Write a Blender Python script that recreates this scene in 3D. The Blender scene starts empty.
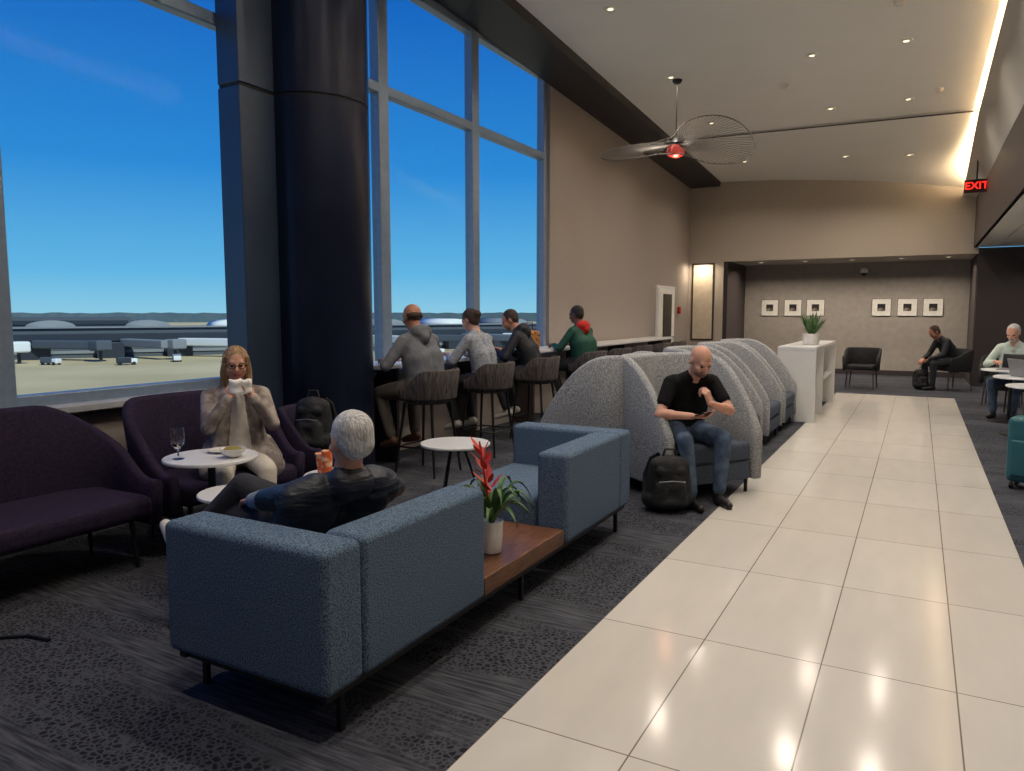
import bpy, bmesh, math, random
import numpy as np
from mathutils import Vector, Matrix
random.seed(3)
V=Vector
D2R=math.pi/180
scene=bpy.context.scene
try:
    scene.view_settings.view_transform='Standard'
    scene.view_settings.look='None'
except Exception as e: print(e)

# ---------------------------------------------------------------- materials
def c(r,g,b):
    f=lambda x:(x/255/12.92) if x/255<=.04045 else ((x/255+.055)/1.055)**2.4
    return (f(r),f(g),f(b),1)
def mat(name,col,rough=.6,metal=0.,bump=0.,bscale=60,col2=None,vscale=20,vdet=3,contrast=(.35,.65),coat=0,emis=0,spec=.5,stretch=None,trans=0):
    m=bpy.data.materials.new(name); m.use_nodes=True
    nt=m.node_tree; b=nt.nodes['Principled BSDF']
    b.inputs['Base Color'].default_value=col
    b.inputs['Roughness'].default_value=rough
    b.inputs['Metallic'].default_value=metal
    b.inputs['Specular IOR Level'].default_value=spec
    b.inputs['Coat Weight'].default_value=coat
    b.inputs['Transmission Weight'].default_value=trans
    tc=nt.nodes.new('ShaderNodeTexCoord'); mp=nt.nodes.new('ShaderNodeMapping')
    nt.links.new(tc.outputs['Object'],mp.inputs['Vector'])
    if stretch: mp.inputs['Scale'].default_value=stretch
    if col2 is None: col2=tuple(min(1,x*1.12) for x in col[:3])+(1,)
    n=nt.nodes.new('ShaderNodeTexNoise'); n.inputs['Scale'].default_value=vscale; n.inputs['Detail'].default_value=vdet
    nt.links.new(mp.outputs[0],n.inputs['Vector'])
    r=nt.nodes.new('ShaderNodeValToRGB')
    r.color_ramp.elements[0].position=contrast[0]; r.color_ramp.elements[1].position=contrast[1]
    r.color_ramp.elements[0].color=col; r.color_ramp.elements[1].color=col2
    nt.links.new(n.outputs['Fac'],r.inputs[0]); nt.links.new(r.outputs[0],b.inputs['Base Color'])
    if bump>0:
        n2=nt.nodes.new('ShaderNodeTexNoise'); n2.inputs['Scale'].default_value=bscale; n2.inputs['Detail'].default_value=4
        nt.links.new(mp.outputs[0],n2.inputs['Vector'])
        bp=nt.nodes.new('ShaderNodeBump'); bp.inputs['Strength'].default_value=bump; bp.inputs['Distance'].default_value=.02
        nt.links.new(n2.outputs['Fac'],bp.inputs['Height']); nt.links.new(bp.outputs[0],b.inputs['Normal'])
    if emis>0:
        b.inputs['Emission Color'].default_value=col; b.inputs['Emission Strength'].default_value=emis
    return m

M={}
M['wall']=mat('wall_paint_taupe',c(162,153,146),.85,bump=.05,bscale=200,col2=c(166,157,150))
M['wallfar']=mat('wall_paint_beige',c(180,170,158),.85,bump=.05,bscale=200,col2=c(184,174,162))
M['wallrec']=mat('wallcovering_gray',c(164,157,150),.8,bump=.15,bscale=90,col2=c(172,165,158),vscale=8)
M['brown']=mat('dark_panel_brown',c(62,55,56),.5)
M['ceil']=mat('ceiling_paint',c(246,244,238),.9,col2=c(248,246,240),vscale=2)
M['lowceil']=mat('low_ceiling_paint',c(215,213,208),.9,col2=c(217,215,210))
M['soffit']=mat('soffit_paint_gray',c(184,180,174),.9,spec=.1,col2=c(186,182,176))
M['band']=mat('dark_metal_band',c(34,33,38),.5)
M['frame']=mat('window_aluminum',c(130,148,170),.4,metal=.3)
M['sill']=mat('sill_paint',c(165,168,175),.5)
M['column']=mat('column_metal_navy',c(22,30,52),.3,metal=.5,col2=c(27,36,62),vscale=2)
M['fin']=mat('column_fin_slate',c(56,70,92),.35,metal=.45,col2=c(62,76,100),vscale=2)
M['gap']=mat('column_seam_black',c(12,12,16),.6)
M['bluefab']=mat('tweed_blue',c(54,72,94),.95,bump=.4,bscale=220,col2=c(116,136,158),vscale=190,contrast=(.38,.62),spec=.1)
M['grayfab']=mat('boucle_gray',c(116,119,125),.95,bump=.4,bscale=180,col2=c(186,188,190),vscale=120,contrast=(.38,.62),spec=.1)
M['seatgray']=mat('seat_fabric_slate',c(66,74,88),.95,bump=.3,bscale=150,col2=c(88,96,110),vscale=90,spec=.1)
M['navyfab']=mat('velvet_aubergine_navy',c(36,28,48),.85,bump=.2,bscale=150,col2=c(48,38,62),vscale=60,spec=.2)
M['black']=mat('black_metal',c(16,16,18),.45)
M['blackfab']=mat('black_nylon',c(18,19,23),.75,bump=.3,bscale=60,col2=c(32,33,38),vscale=30)
M['wood']=mat('walnut_wood',c(88,56,40),.35,bump=.05,bscale=40,col2=c(132,90,64),vscale=14,stretch=(8,.7,8),contrast=(.3,.7))
M['white']=mat('white_laminate',c(226,227,228),.3,coat=.2,col2=c(228,229,230))
M['ceramic']=mat('white_ceramic',c(220,216,210),.25,coat=.4)
M['stool']=mat('woven_rope_taupe',c(62,57,58),.8,bump=.9,bscale=40,col2=c(98,90,88),vscale=60,stretch=(1,1,.12),contrast=(.4,.6))
M['leaf']=mat('leaf_green',c(40,76,36),.5,col2=c(80,118,58),vscale=15)
M['redleaf']=mat('bract_red',c(180,34,34),.5,col2=c(215,66,44),vscale=20)
M['redglass']=mat('red_lamp_glass',c(190,62,54),.3,emis=.4)
M['wire']=mat('lamp_wire',c(96,92,88),.5,metal=.3)
M['picmat']=mat('photo_mat_white',c(238,236,230),.7)
M['picart']=mat('photo_print_dark',c(30,28,30),.6,col2=c(150,140,125),vscale=6,contrast=(.5,.62))
M['skin']=mat('skin_light',c(200,146,124),.55,col2=c(210,158,136),vscale=12,bump=.05)
M['skin2']=mat('skin_tan',c(176,120,96),.55,col2=c(188,132,108),vscale=12,bump=.05)
M['skind']=mat('skin_brown',c(110,70,54),.55)
M['lip']=mat('lip_rose',c(160,88,82),.5)
M['eye']=mat('eye_dark',c(50,38,34),.3)
M['whitehair']=mat('hair_white',c(214,212,212),.8,bump=.6,bscale=90,col2=c(172,172,174),vscale=60,stretch=(1,1,.4))
M['blond']=mat('hair_blond',c(116,88,62),.7,bump=.6,bscale=80,col2=c(176,144,106),vscale=50,stretch=(1,1,.2))
M['darkhair']=mat('hair_dark',c(22,18,18),.6,bump=.6,bscale=80)
M['brownhair']=mat('hair_brown',c(58,42,34),.7,bump=.6,bscale=80)
M['beard']=mat('beard_gray',c(112,92,82),.8,bump=.4,bscale=120)
M['tee']=mat('cotton_black',c(17,17,20),.9,bump=.4,bscale=14,spec=.2)
M['jeans']=mat('denim_blue',c(50,66,90),.85,bump=.4,bscale=18,col2=c(80,98,122),vscale=14)
M['grayhood']=mat('fleece_gray',c(96,100,108),.95,bump=.5,bscale=14,col2=c(114,116,124),vscale=12)
M['sweater']=mat('sweater_heather',c(128,134,146),.95,bump=.5,bscale=16,col2=c(160,166,176),vscale=40)
M['blackjkt']=mat('jacket_black',c(24,26,34),.7,bump=.4,bscale=14)
M['greenjkt']=mat('jacket_green',c(14,70,56),.7,bump=.4,bscale=14)
M['redhood']=mat('hood_red',c(190,36,30),.8,bump=.3,bscale=14)
M['khaki']=mat('trousers_khaki',c(92,86,80),.9,bump=.4,bscale=16)
M['charcoal']=mat('trousers_charcoal',c(42,43,50),.9,bump=.4,bscale=16)
M['cream']=mat('trousers_cream',c(196,190,180),.9,bump=.4,bscale=16)
M['tancoat']=mat('coat_beige_gray',c(116,106,104),.95,bump=.9,bscale=11,col2=c(170,160,152),vscale=9,contrast=(.42,.58))
M['blouse']=mat('blouse_white',c(206,200,194),.9,bump=.6,bscale=16)
M['vest']=mat('puffer_vest_navy',c(30,34,46),.5,bump=1.0,bscale=6,col2=c(42,47,60),vscale=10,stretch=(1.2,1.2,4))
M['sleeve']=mat('shirt_striped_blue',c(96,110,130),.85,bump=.3,bscale=20,col2=c(168,176,188),vscale=60,contrast=(.46,.54),stretch=(1,3,1))
M['mint']=mat('shirt_mint',c(190,205,195),.85,bump=.3,bscale=16)
M['shoe']=mat('shoe_black',c(22,20,22),.5)
M['shoew']=mat('shoe_white',c(200,196,192),.6)
M['shoeb']=mat('shoe_brown',c(96,66,44),.6)
M['paper']=mat('paper_white',c(240,238,235),.8)
M['teal']=mat('suitcase_teal',c(18,84,96),.5,bump=.15,bscale=30)
M['orange']=mat('cup_orange',c(214,96,40),.5,col2=c(230,190,160),vscale=30,contrast=(.5,.55))
M['leopard']=mat('bag_leopard',c(190,130,70),.8,col2=c(50,30,20),vscale=40,contrast=(.52,.56))
M['laptop']=mat('laptop_gray',c(140,142,148),.35,metal=.6)
M['screen']=mat('screen_dark',c(14,16,22),.15)
M['exitred']=mat('exit_letters_red',c(255,40,30),.5,emis=2.0)
M['exitbox']=mat('exit_housing',c(60,20,20),.5)
M['niche']=mat('niche_tile',c(205,192,172),.6,col2=c(215,202,182),vscale=8)
M['brass']=mat('detector_white',c(225,220,210),.5)
M['lens']=mat('downlight_lens',c(255,236,200),.4,emis=1.8)
M['term']=mat('terminal_gray',c(66,76,88),.8)
M['term2']=mat('terminal_facade_light',c(112,120,128),.8)
M['termdk']=mat('terminal_glass_dark',c(34,42,54),.4)
M['termroof']=mat('terminal_roof_white',c(196,204,208),.6)
M['tarmac']=mat('tarmac_concrete',c(176,164,124),.9,col2=c(200,188,148),vscale=.05)
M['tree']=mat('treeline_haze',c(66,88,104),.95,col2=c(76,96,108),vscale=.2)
M['glassware']=mat('clear_glass',(1,1,1,1),.02,trans=1,col2=(1,1,1,1))
M['food']=mat('food_brown',c(160,110,60),.7,col2=c(110,140,60),vscale=60)

def glassmat():
    m=bpy.data.materials.new('window_glass_tinted'); m.use_nodes=True; nt=m.node_tree
    nt.nodes.remove(nt.nodes['Principled BSDF']); o=nt.nodes['Material Output']
    t=nt.nodes.new('ShaderNodeBsdfTransparent'); t.inputs[0].default_value=(.80,.93,1,1)
    g=nt.nodes.new('ShaderNodeBsdfGlossy'); g.inputs['Roughness'].default_value=.08
    x=nt.nodes.new('ShaderNodeMixShader'); x.inputs[0].default_value=.008
    nt.links.new(t.outputs[0],x.inputs[1]); nt.links.new(g.outputs[0],x.inputs[2]); nt.links.new(x.outputs[0],o.inputs[0])
    return m
M['glass']=glassmat()

def tilemat():
    m=bpy.data.materials.new('porcelain_tile_cream'); m.use_nodes=True; nt=m.node_tree; b=nt.nodes['Principled BSDF']
    g=nt.nodes.new('ShaderNodeNewGeometry'); s=nt.nodes.new('ShaderNodeSeparateXYZ'); nt.links.new(g.outputs['Position'],s.inputs[0])
    a1=nt.nodes.new('ShaderNodeMath'); a1.inputs[1].default_value=-2.27+1.02*4; nt.links.new(s.outputs['Y'],a1.inputs[0])
    a2=nt.nodes.new('ShaderNodeMath'); a2.inputs[1].default_value=1.29; nt.links.new(s.outputs['X'],a2.inputs[0])
    cb=nt.nodes.new('ShaderNodeCombineXYZ'); nt.links.new(a1.outputs[0],cb.inputs[0]); nt.links.new(a2.outputs[0],cb.inputs[1])
    br=nt.nodes.new('ShaderNodeTexBrick'); br.offset=0; br.inputs['Scale'].default_value=1
    br.inputs['Brick Width'].default_value=1.02; br.inputs['Row Height'].default_value=.497
    br.inputs['Mortar Size'].default_value=.003; br.inputs['Mortar Smooth'].default_value=.1
    br.inputs['Color1'].default_value=c(220,216,209); br.inputs['Color2'].default_value=c(214,209,202); br.inputs['Mortar'].default_value=c(128,118,108)
    nt.links.new(cb.outputs[0],br.inputs['Vector'])
    n=nt.nodes.new('ShaderNodeTexNoise'); n.inputs['Scale'].default_value=2.5; n.inputs['Detail'].default_value=6
    mp=nt.nodes.new('ShaderNodeMapping'); mp.inputs['Scale'].default_value=(3,.8,1); nt.links.new(g.outputs['Position'],mp.inputs[0]); nt.links.new(mp.outputs[0],n.inputs['Vector'])
    mx=nt.nodes.new('ShaderNodeMix'); mx.data_type='RGBA'; mx.blend_type='MULTIPLY'; mx.inputs[0].default_value=.15
    nt.links.new(br.outputs['Color'],mx.inputs[6]); nt.links.new(n.outputs['Fac'],mx.inputs[7]); nt.links.new(mx.outputs[2],b.inputs['Base Color'])
    b.inputs['Roughness'].default_value=.13
    return m
M['tile']=tilemat()

def carpetmat():
    m=bpy.data.materials.new('carpet_patterned_charcoal'); m.use_nodes=True; nt=m.node_tree; b=nt.nodes['Principled BSDF']
    L=nt.links.new; N=nt.nodes.new
    g=N('ShaderNodeNewGeometry')
    mp=N('ShaderNodeMapping'); mp.inputs['Scale'].default_value=(.55,3.2,1); L(g.outputs['Position'],mp.inputs[0])
    n1=N('ShaderNodeTexNoise'); n1.inputs['Scale'].default_value=.9; n1.inputs['Detail'].default_value=2; L(mp.outputs[0],n1.inputs['Vector'])
    r1=N('ShaderNodeValToRGB'); r1.color_ramp.elements[0].position=.46; r1.color_ramp.elements[1].position=.54; L(n1.outputs['Fac'],r1.inputs[0])
    v=N('ShaderNodeTexVoronoi'); v.inputs['Scale'].default_value=40; v.feature='DISTANCE_TO_EDGE'; L(g.outputs['Position'],v.inputs['Vector'])
    rv=N('ShaderNodeValToRGB'); rv.color_ramp.elements[0].position=.06; rv.color_ramp.elements[1].position=.2
    rv.color_ramp.elements[0].color=c(76,78,86); rv.color_ramp.elements[1].color=c(36,37,44); L(v.outputs['Distance'],rv.inputs[0])
    mp2=N('ShaderNodeMapping'); mp2.inputs['Scale'].default_value=(3,45,1); L(g.outputs['Position'],mp2.inputs[0])
    n2=N('ShaderNodeTexNoise'); n2.inputs['Scale'].default_value=1.5; n2.inputs['Detail'].default_value=4; L(mp2.outputs[0],n2.inputs['Vector'])
    r2=N('ShaderNodeValToRGB'); r2.color_ramp.elements[0].position=.38; r2.color_ramp.elements[1].position=.64
    r2.color_ramp.elements[0].color=c(52,54,62); r2.color_ramp.elements[1].color=c(90,92,100); L(n2.outputs['Fac'],r2.inputs[0])
    mx=N('ShaderNodeMix'); mx.data_type='RGBA'; L(r1.outputs[0],mx.inputs[0]); L(rv.outputs[0],mx.inputs[6]); L(r2.outputs[0],mx.inputs[7])
    L(mx.outputs[2],b.inputs['Base Color']); b.inputs['Roughness'].default_value=.95; b.inputs['Specular IOR Level'].default_value=.1
    n3=N('ShaderNodeTexNoise'); n3.inputs['Scale'].default_value=250; L(g.outputs['Position'],n3.inputs['Vector'])
    bp=N('ShaderNodeBump'); bp.inputs['Strength'].default_value=.4; bp.inputs['Distance'].default_value=.01; L(n3.outputs['Fac'],bp.inputs['Height']); L(bp.outputs[0],b.inputs['Normal'])
    return m
M['carpet']=carpetmat()

# ---------------------------------------------------------------- helpers
def link(o,parent=None):
    scene.collection.objects.link(o)
    if parent is not None: o.parent=parent
    return o
def E(name,loc=(0,0,0),rz=0):
    o=bpy.data.objects.new(name,None); o.empty_display_size=.1; o.location=loc; o.rotation_euler=(0,0,rz*D2R); return link(o)
def mesh(name,vs,fs,m,parent=None,smooth=True,loc=None,rz=0):
    me=bpy.data.meshes.new(name); me.from_pydata([tuple(v) for v in vs],[],fs)
    bm=bmesh.new(); bm.from_mesh(me); bmesh.ops.recalc_face_normals(bm,faces=bm.faces); bm.to_mesh(me); bm.free()
    me.materials.append(m)
    if smooth: me.polygons.foreach_set('use_smooth',[True]*len(me.polygons))
    o=bpy.data.objects.new(name,me)
    if loc: o.location=loc
    o.rotation_euler=(0,0,rz*D2R)
    return link(o,parent)
def box(name,cc,s,m,parent=None,bev=0,seg=3,rot=None,puff=0):
    bm=bmesh.new(); bmesh.ops.create_cube(bm,size=1); bmesh.ops.scale(bm,vec=s,verts=bm.verts)
    if bev>0: bmesh.ops.bevel(bm,geom=bm.edges[:]+bm.verts[:],offset=bev,segments=seg,profile=.5,affect='EDGES')
    me=bpy.data.meshes.new(name); bm.to_mesh(me); bm.free(); me.materials.append(m)
    if bev>0: me.polygons.foreach_set('use_smooth',[True]*len(me.polygons))
    o=bpy.data.objects.new(name,me); o.location=cc
    if rot: o.rotation_euler=[a*D2R for a in rot]
    link(o,parent)
    if bev>0:
        w=o.modifiers.new('wn','WEIGHTED_NORMAL')
    return o
def cyl(name,p0,p1,r0,r1,m,parent=None,seg=20):
    p0=V(p0);p1=V(p1);d=(p1-p0).normalized(); a=d.orthogonal().normalized(); b=d.cross(a)
    vs=[];fs=[]
    for p,r in((p0,r0),(p1,r1)):
        for i in range(seg):
            t=2*math.pi*i/seg; vs.append(p+a*r*math.cos(t)+b*r*math.sin(t))
    for i in range(seg): j=(i+1)%seg; fs.append((i,j,seg+j,seg+i))
    fs.append(tuple(range(seg))[::-1]); fs.append(tuple(range(seg,2*seg)))
    o=mesh(name,vs,fs,m,parent); 
    o.modifiers.new('es','EDGE_SPLIT').split_angle=.8
    return o
def lathe(name,prof,m,parent=None,loc=(0,0,0),seg=32):
    vs=[];fs=[]
    for r,z in prof:
        for i in range(seg):
            t=2*math.pi*i/seg; vs.append((r*math.cos(t),r*math.sin(t),z))
    n=len(prof)
    for k in range(n-1):
        for i in range(seg):
            j=(i+1)%seg; fs.append((k*seg+i,k*seg+j,(k+1)*seg+j,(k+1)*seg+i))
    fs.append(tuple(range(seg))[::-1]); fs.append(tuple(range((n-1)*seg,n*seg)))
    o=mesh(name,vs,fs,m,parent,loc=loc); o.modifiers.new('es','EDGE_SPLIT').split_angle=.7
    return o
def tube(name,lines,r,m,parent=None,cyclic=False):
    cu=bpy.data.curves.new(name,'CURVE'); cu.dimensions='3D'; cu.bevel_depth=r; cu.bevel_resolution=2
    for pts in lines:
        s=cu.splines.new('POLY'); s.points.add(len(pts)-1)
        for i,p in enumerate(pts): s.points[i].co=(p[0],p[1],p[2],1)
        s.use_cyclic_u=cyclic
    cu.materials.append(m); o=bpy.data.objects.new(name,cu); return link(o,parent)
def sm(x): x=max(0,min(1,x)); return x*x*(3-2*x)
def ushell(name,w,yf,db,hb,ha,z0,t,m,parent,s0=.35,s1=.9,flare=.0,narm=10,narc=28,convex=False):
    pts=[]
    for i in range(narm): pts.append(V((w/2,yf*(1-i/narm),0)))
    for i in range(narc+1):
        a=math.pi*i/narc; ca=math.cos(a);sa=math.sin(a)
        e=.75
        pts.append(V((w/2*math.copysign(abs(ca)**e,ca),-db*abs(sa)**e,0)))
    for i in range(1,narm+1): pts.append(V((-w/2,yf*i/narm,0)))
    cum=[0]
    for i in range(1,len(pts)): cum.append(cum[-1]+(pts[i]-pts[i-1]).length)
    T=cum[-1]; vs=[];fs=[];n=len(pts)
    for i,p in enumerate(pts):
        q=pts[min(i+1,n-1)]-pts[max(i-1,0)]; q.normalize(); nn=V((q.y,-q.x,0))
        if nn.dot(p-V((0,yf*.3,0)))<0: nn=-nn
        s=abs(2*cum[i]/T-1); u=max(0,min(1,(s-s0)/(s1-s0)))
        prof=(math.cos(u*math.pi/2)**.85) if convex else sm(1-u)
        h=ha+(hb-ha)*prof
        rd=min(.03,t*.4)
        for o_,z in((t/2-.005,z0),(t/2,z0+.02),(t/2,z0+(h-z0)*.5),(t/2,h-rd),(t/2-rd*.4,h-rd*.35),(t*.12,h),(-t*.12,h),(-t/2+rd*.4,h-rd*.35),(-t/2,h-rd),(-t/2,z0+(h-z0)*.5),(-t/2,z0+.02),(-t/2+.005,z0)):
            vs.append(p+nn*(o_+flare*(z-z0))+V((0,0,z)))
    k=12
    for i in range(n-1):
        for j in range(k): j2=(j+1)%k; fs.append((i*k+j,i*k+j2,(i+1)*k+j2,(i+1)*k+j))
    fs.append(tuple(range(k))); fs.append(tuple(range((n-1)*k,n*k)))
    o=mesh(name,vs,fs,m,parent); 
    return o

# ---------------------------------------------------------------- people
_bm=bmesh.new(); bmesh.ops.create_icosphere(_bm,subdivisions=3,radius=1)
ICO_V=np.array([v.co[:] for v in _bm.verts]); ICO_F=[[v.index for v in f.verts] for f in _bm.faces]; _bm.free()
def npv(v): return np.array([v[0],v[1],v[2]],float)
class Prims:
    def __init__(s): s.l=[]
    def cap(s,A,B,ra,rb,m,flat=None): s.l.append(('c',npv(A),npv(B),ra,rb,m,flat))
    def ell(s,C,R,m,H=None):
        Mx=np.diag(R) if H is None else np.array(H)@np.diag(R)
        s.l.append(('e',npv(C),Mx,min(R),None,m,None))
def Smat(flat,inv=False):
    if flat is None: return np.eye(3)
    n=npv(flat[0]); n/=np.linalg.norm(n); f=flat[1]
    if inv: f=1/f
    return np.eye(3)+(f-1)*np.outer(n,n)
def prim_mesh(p):
    if p[0]=='e': return ICO_V@p[2].T+p[1]
    _,A,B,ra,rb,m,fl=p; Si=Smat(fl,True); S=Smat(fl); A2=Si@A;B2=Si@B; ax=B2-A2
    L=np.linalg.norm(ax)
    if L<1e-6: P=ICO_V*ra+A2
    else:
        ax=ax/L; up=(ICO_V@ax)>=0
        P=np.where(up[:,None],B2+ICO_V*rb,A2+ICO_V*ra)
    return P@S.T
def prim_dist(p,X):
    if p[0]=='e':
        Y=(X-p[1])@np.linalg.inv(p[2]).T
        return (np.linalg.norm(Y,axis=1)-1)*p[3]
    _,A,B,ra,rb,m,fl=p; Si=Smat(fl,True); A2=Si@A;B2=Si@B; Y=X@Si.T; ax=B2-A2; l2=ax@ax
    t=np.clip(((Y-A2)@ax)/l2,0,1) if l2>1e-9 else np.zeros(len(Y))
    d=np.linalg.norm(Y-(A2+t[:,None]*ax),axis=1)-(ra+t*(rb-ra))
    return d*(min(1,fl[1]) if fl else 1)
def solidify_prims(prims,voxel,smooth):
    vs=[];fs=[];o=0
    for p in prims.l:
        P=prim_mesh(p); vs.append(P); fs+= [[a+o for a in f] for f in ICO_F]; o+=len(P)
    vs=np.vstack(vs)
    me=bpy.data.meshes.new('tmp'); me.from_pydata(vs.tolist(),[],fs)
    ob=bpy.data.objects.new('tmp',me); scene.collection.objects.link(ob)
    r=ob.modifiers.new('r','REMESH'); r.mode='VOXEL'; r.voxel_size=voxel
    if smooth: s=ob.modifiers.new('s','SMOOTH'); s.factor=.5; s.iterations=smooth
    dg=bpy.context.evaluated_depsgraph_get(); e=bpy.data.meshes.new_from_object(ob.evaluated_get(dg))
    n=len(e.vertices); co=np.empty(n*3); e.vertices.foreach_get('co',co); co=co.reshape(-1,3)
    F=[tuple(q.vertices) for q in e.polygons]
    ctr=np.array([co[list(f)].mean(0) for f in F])
    Dm=np.array([prim_dist(p,ctr) for p in prims.l]); idx=Dm.argmin(0); mats=[prims.l[i][5] for i in idx]
    bpy.data.objects.remove(ob); bpy.data.meshes.remove(me); bpy.data.meshes.remove(e)
    return co,F,mats
def ik(a,t,l1,l2,hint):
    a=V(a);t=V(t);d=t-a;L=d.length
    if L>l1+l2-.005: t=a+d.normalized()*(l1+l2-.005); d=t-a; L=d.length
    x=(l1*l1-l2*l2+L*L)/(2*L); h=math.sqrt(max(0,l1*l1-x*x)); u=d.normalized(); hn=V(hint)-u*V(hint).dot(u); hn.normalize()
    return a+u*x+hn*h,t
def hand(pr,w,f,n,side,curl,m,s=1):
    f=V(f).normalized(); n=V(n); n=(n-f*n.dot(f)).normalized(); td=f.cross(n)*side
    off=[.028,.010,-.009,-.027]; kl=[.088,.092,.087,.079]
    lens=[(.042,.026,.021),(.046,.029,.022),(.043,.027,.021),(.034,.021,.018)]
    for i in range(4):
        b=w+f*.005*s+td*off[i]*.55*s; k=w+f*kl[i]*s+td*off[i]*s
        pr.cap(b,k,.0145*s,.0115*s,m)
        ang=0; p=k; rr=.0098*s
        spread=td*off[i]*2.2
        for j in range(3):
            ang+=curl*(.7,1.0,.7)[j]*(1+.08*i)
            d=(f*math.cos(ang)+n*math.sin(ang)+spread*max(0,math.cos(ang))*.6).normalized(); q=p+d*lens[i][j]*s
            pr.cap(p,q,rr,rr*.9,m); rr*=.9; p=q
    b=w+f*.018*s+td*.016*s; d1=(f*.62+td*.75+n*.35).normalized(); p1=b+d1*.05*s
    d2=(f*.9+td*.25+n*.35).normalized(); p2=p1+d2*.034*s; d3=(f*.95-td*.1+n*.4).normalized(); p3=p2+d3*.026*s
    pr.cap(b,p1,.016*s,.012*s,m); pr.cap(p1,p2,.0115*s,.0105*s,m); pr.cap(p2,p3,.0105*s,.009*s,m)
def rot(axis,a): return Matrix.Rotation(a*D2R,3,axis)
def person(name,loc,yaw,seat,top,pants,skin,hair,shoe,lean=5,lean2=None,hlean=5,hyaw=0,hpitch=0,
           rh=(.2,.3,.7),lh=(-.2,.3,.7),rel=(1,-.3,-1),lel=(-1,-.3,-1),ra=(.12,.42,.09),la=(-.12,.42,.09),rk=(.2,.6,1),lk=(-.2,.6,1),
           short=False,style='short',voxel=.012,s=1,curl=.5,extras=None,sleeve=None,fore=None,rn=(0,0,-1),ln=(0,0,-1),rf=None,lf=None,side=0,fat=1.0,toe=(0,1,0),beard=None,rcurl=None,lcurl=None,roll=0,collar=None):
    if lean2 is None: lean2=lean+6
    pr=Prims(); hp=Prims(); X=V((1,0,0))
    sleeve=sleeve or top; fore=fore or sleeve
    def up(a): return V((side,math.sin(a*D2R),math.cos(a*D2R))).normalized()
    U1,U2,Un=up(lean),up(lean2),up(hlean)
    P=V((0,0,seat+.105)); C=P+U1*.25*s; N=C+U2*.25*s; F=U2.cross(X)
    k=fat
    pr.cap(P-X*.075*s,P+X*.075*s,.118*k*s,.118*k*s,pants)
    for q in(-1,1):
        pr.cap(P+X*q*.055*s+U1*.05,C+X*q*.07*s,.112*k*s,.115*k*s,top)
        pr.cap(C+X*q*.07*s,N-U2*.11*s+X*q*.095*s,.118*k*s,.1*s,top,(F,.92))
        pr.cap(N-U2*.05*s+X*q*.11*s,N+U2*.005*s+X*q*.03*s,.062*s,.055*s,top)
    pr.cap(N-U2*.06*s-X*.15*s,N-U2*.06*s+X*.15*s,.07*s,.07*s,top)
    Hc=N+Un*.175*s
    pr.cap(N-U2*.03,Hc-Un*.04-V((0,.01,0)),.058*s,.056*s,skin)
    if collar: pr.cap(N+U2*.012-X*.018,N+U2*.012+X*.018,.068*s,.068*s,collar)
    H=rot('Z',hyaw)@rot('X',hpitch)@rot('Y',roll)
    hs=s
    def h(x,y,z): return Hc+(H@V((x,y,z)))*hs
    def el(cx,cy,cz,r,m): pr.ell(h(cx,cy,cz),[a*hs for a in r],m,H)
    el(0,-.012,.035,(.076,.096,.086),skin)
    el(0,.02,-.03,(.062,.076,.08),skin); el(0,.058,-.088,(.03,.028,.024),skin)
    pr.cap(h(0,.088,.008),h(0,.110,-.028),.009*hs,.0135*hs,skin)
    pr.cap(h(-.036,.078,.026),h(.036,.078,.026),.013*hs,.013*hs,skin)
    for q in(-1,1):
        el(q*.078,-.008,-.005,(.012,.02,.032),skin)
        el(q*.033,.084,.004,(.013,.009,.0065),M['eye'])
        el(q*.04,.062,-.03,(.025,.025,.022),skin)
    pr.cap(h(-.02,.086,-.06),h(.02,.086,-.06),.0085*hs,.0085*hs,M['lip'])
    if style=='short' or style=='crop':
        el(0,-.026,.045,(.083,.096,.086),hair); el(0,-.055,.0,(.077,.058,.075),hair)
        for q in(-1,1): el(q*.07,-.02,.025,(.014,.05,.04),hair)
    if style=='long':
        el(0,-.024,.045,(.088,.1,.09),hair); el(0,-.06,-.02,(.085,.06,.1),hair)
        for q in(-1,1):
            pr.cap(h(q*.07,.03,.055),h(q*.082,-.0,-.06),.022*hs,.03*hs,hair); pr.cap(h(q*.082,-.0,-.06),h(q*.085,.01,-.17),.03*hs,.024*hs,hair)
    if style=='bun':
        el(0,-.024,.045,(.086,.1,.09),hair); el(0,-.06,0,(.08,.06,.085),hair); el(0,-.12,.03,(.05,.045,.05),hair)
    if style=='fringe':
        el(0,-.06,-.0,(.079,.052,.045),hair)
        for q in(-1,1): el(q*.072,-.03,-.0,(.012,.045,.025),hair)
    if beard:
        el(0,.045,-.075,(.05,.05,.042),beard); pr.cap(h(-.024,.087,-.044),h(.024,.087,-.044),.008*hs,.008*hs,beard)
    for q,ht,hint,nn,ff,cu in((1,rh,rel,rn,rf,rcurl),(-1,lh,lel,ln,lf,lcurl)):
        S=N-U2*.065*s+X*q*.18*s
        Eb,W=ik(S,ht,.285*s,.255*s,hint)
        if short:
            pr.cap(S,S.lerp(Eb,.62),.064*s,.058*s,sleeve); pr.cap(S,Eb,.048*s,.041*s,skin); pr.cap(Eb,W,.041*s,.027*s,skin)
            pr.cap(Eb,Eb.lerp(W,.35),.041*s,.043*s,skin)
        else:
            pr.cap(S,Eb,.064*s,.052*s,sleeve); pr.cap(Eb,Eb.lerp(W,.93),.052*s,.037*s,fore); pr.cap(Eb,W,.03*s,.027*s,skin)
        fd=V(ff) if ff else (W-Eb)
        hand(hp,W,fd,V(nn),q,curl if cu is None else cu,skin,s*1.02)
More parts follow.
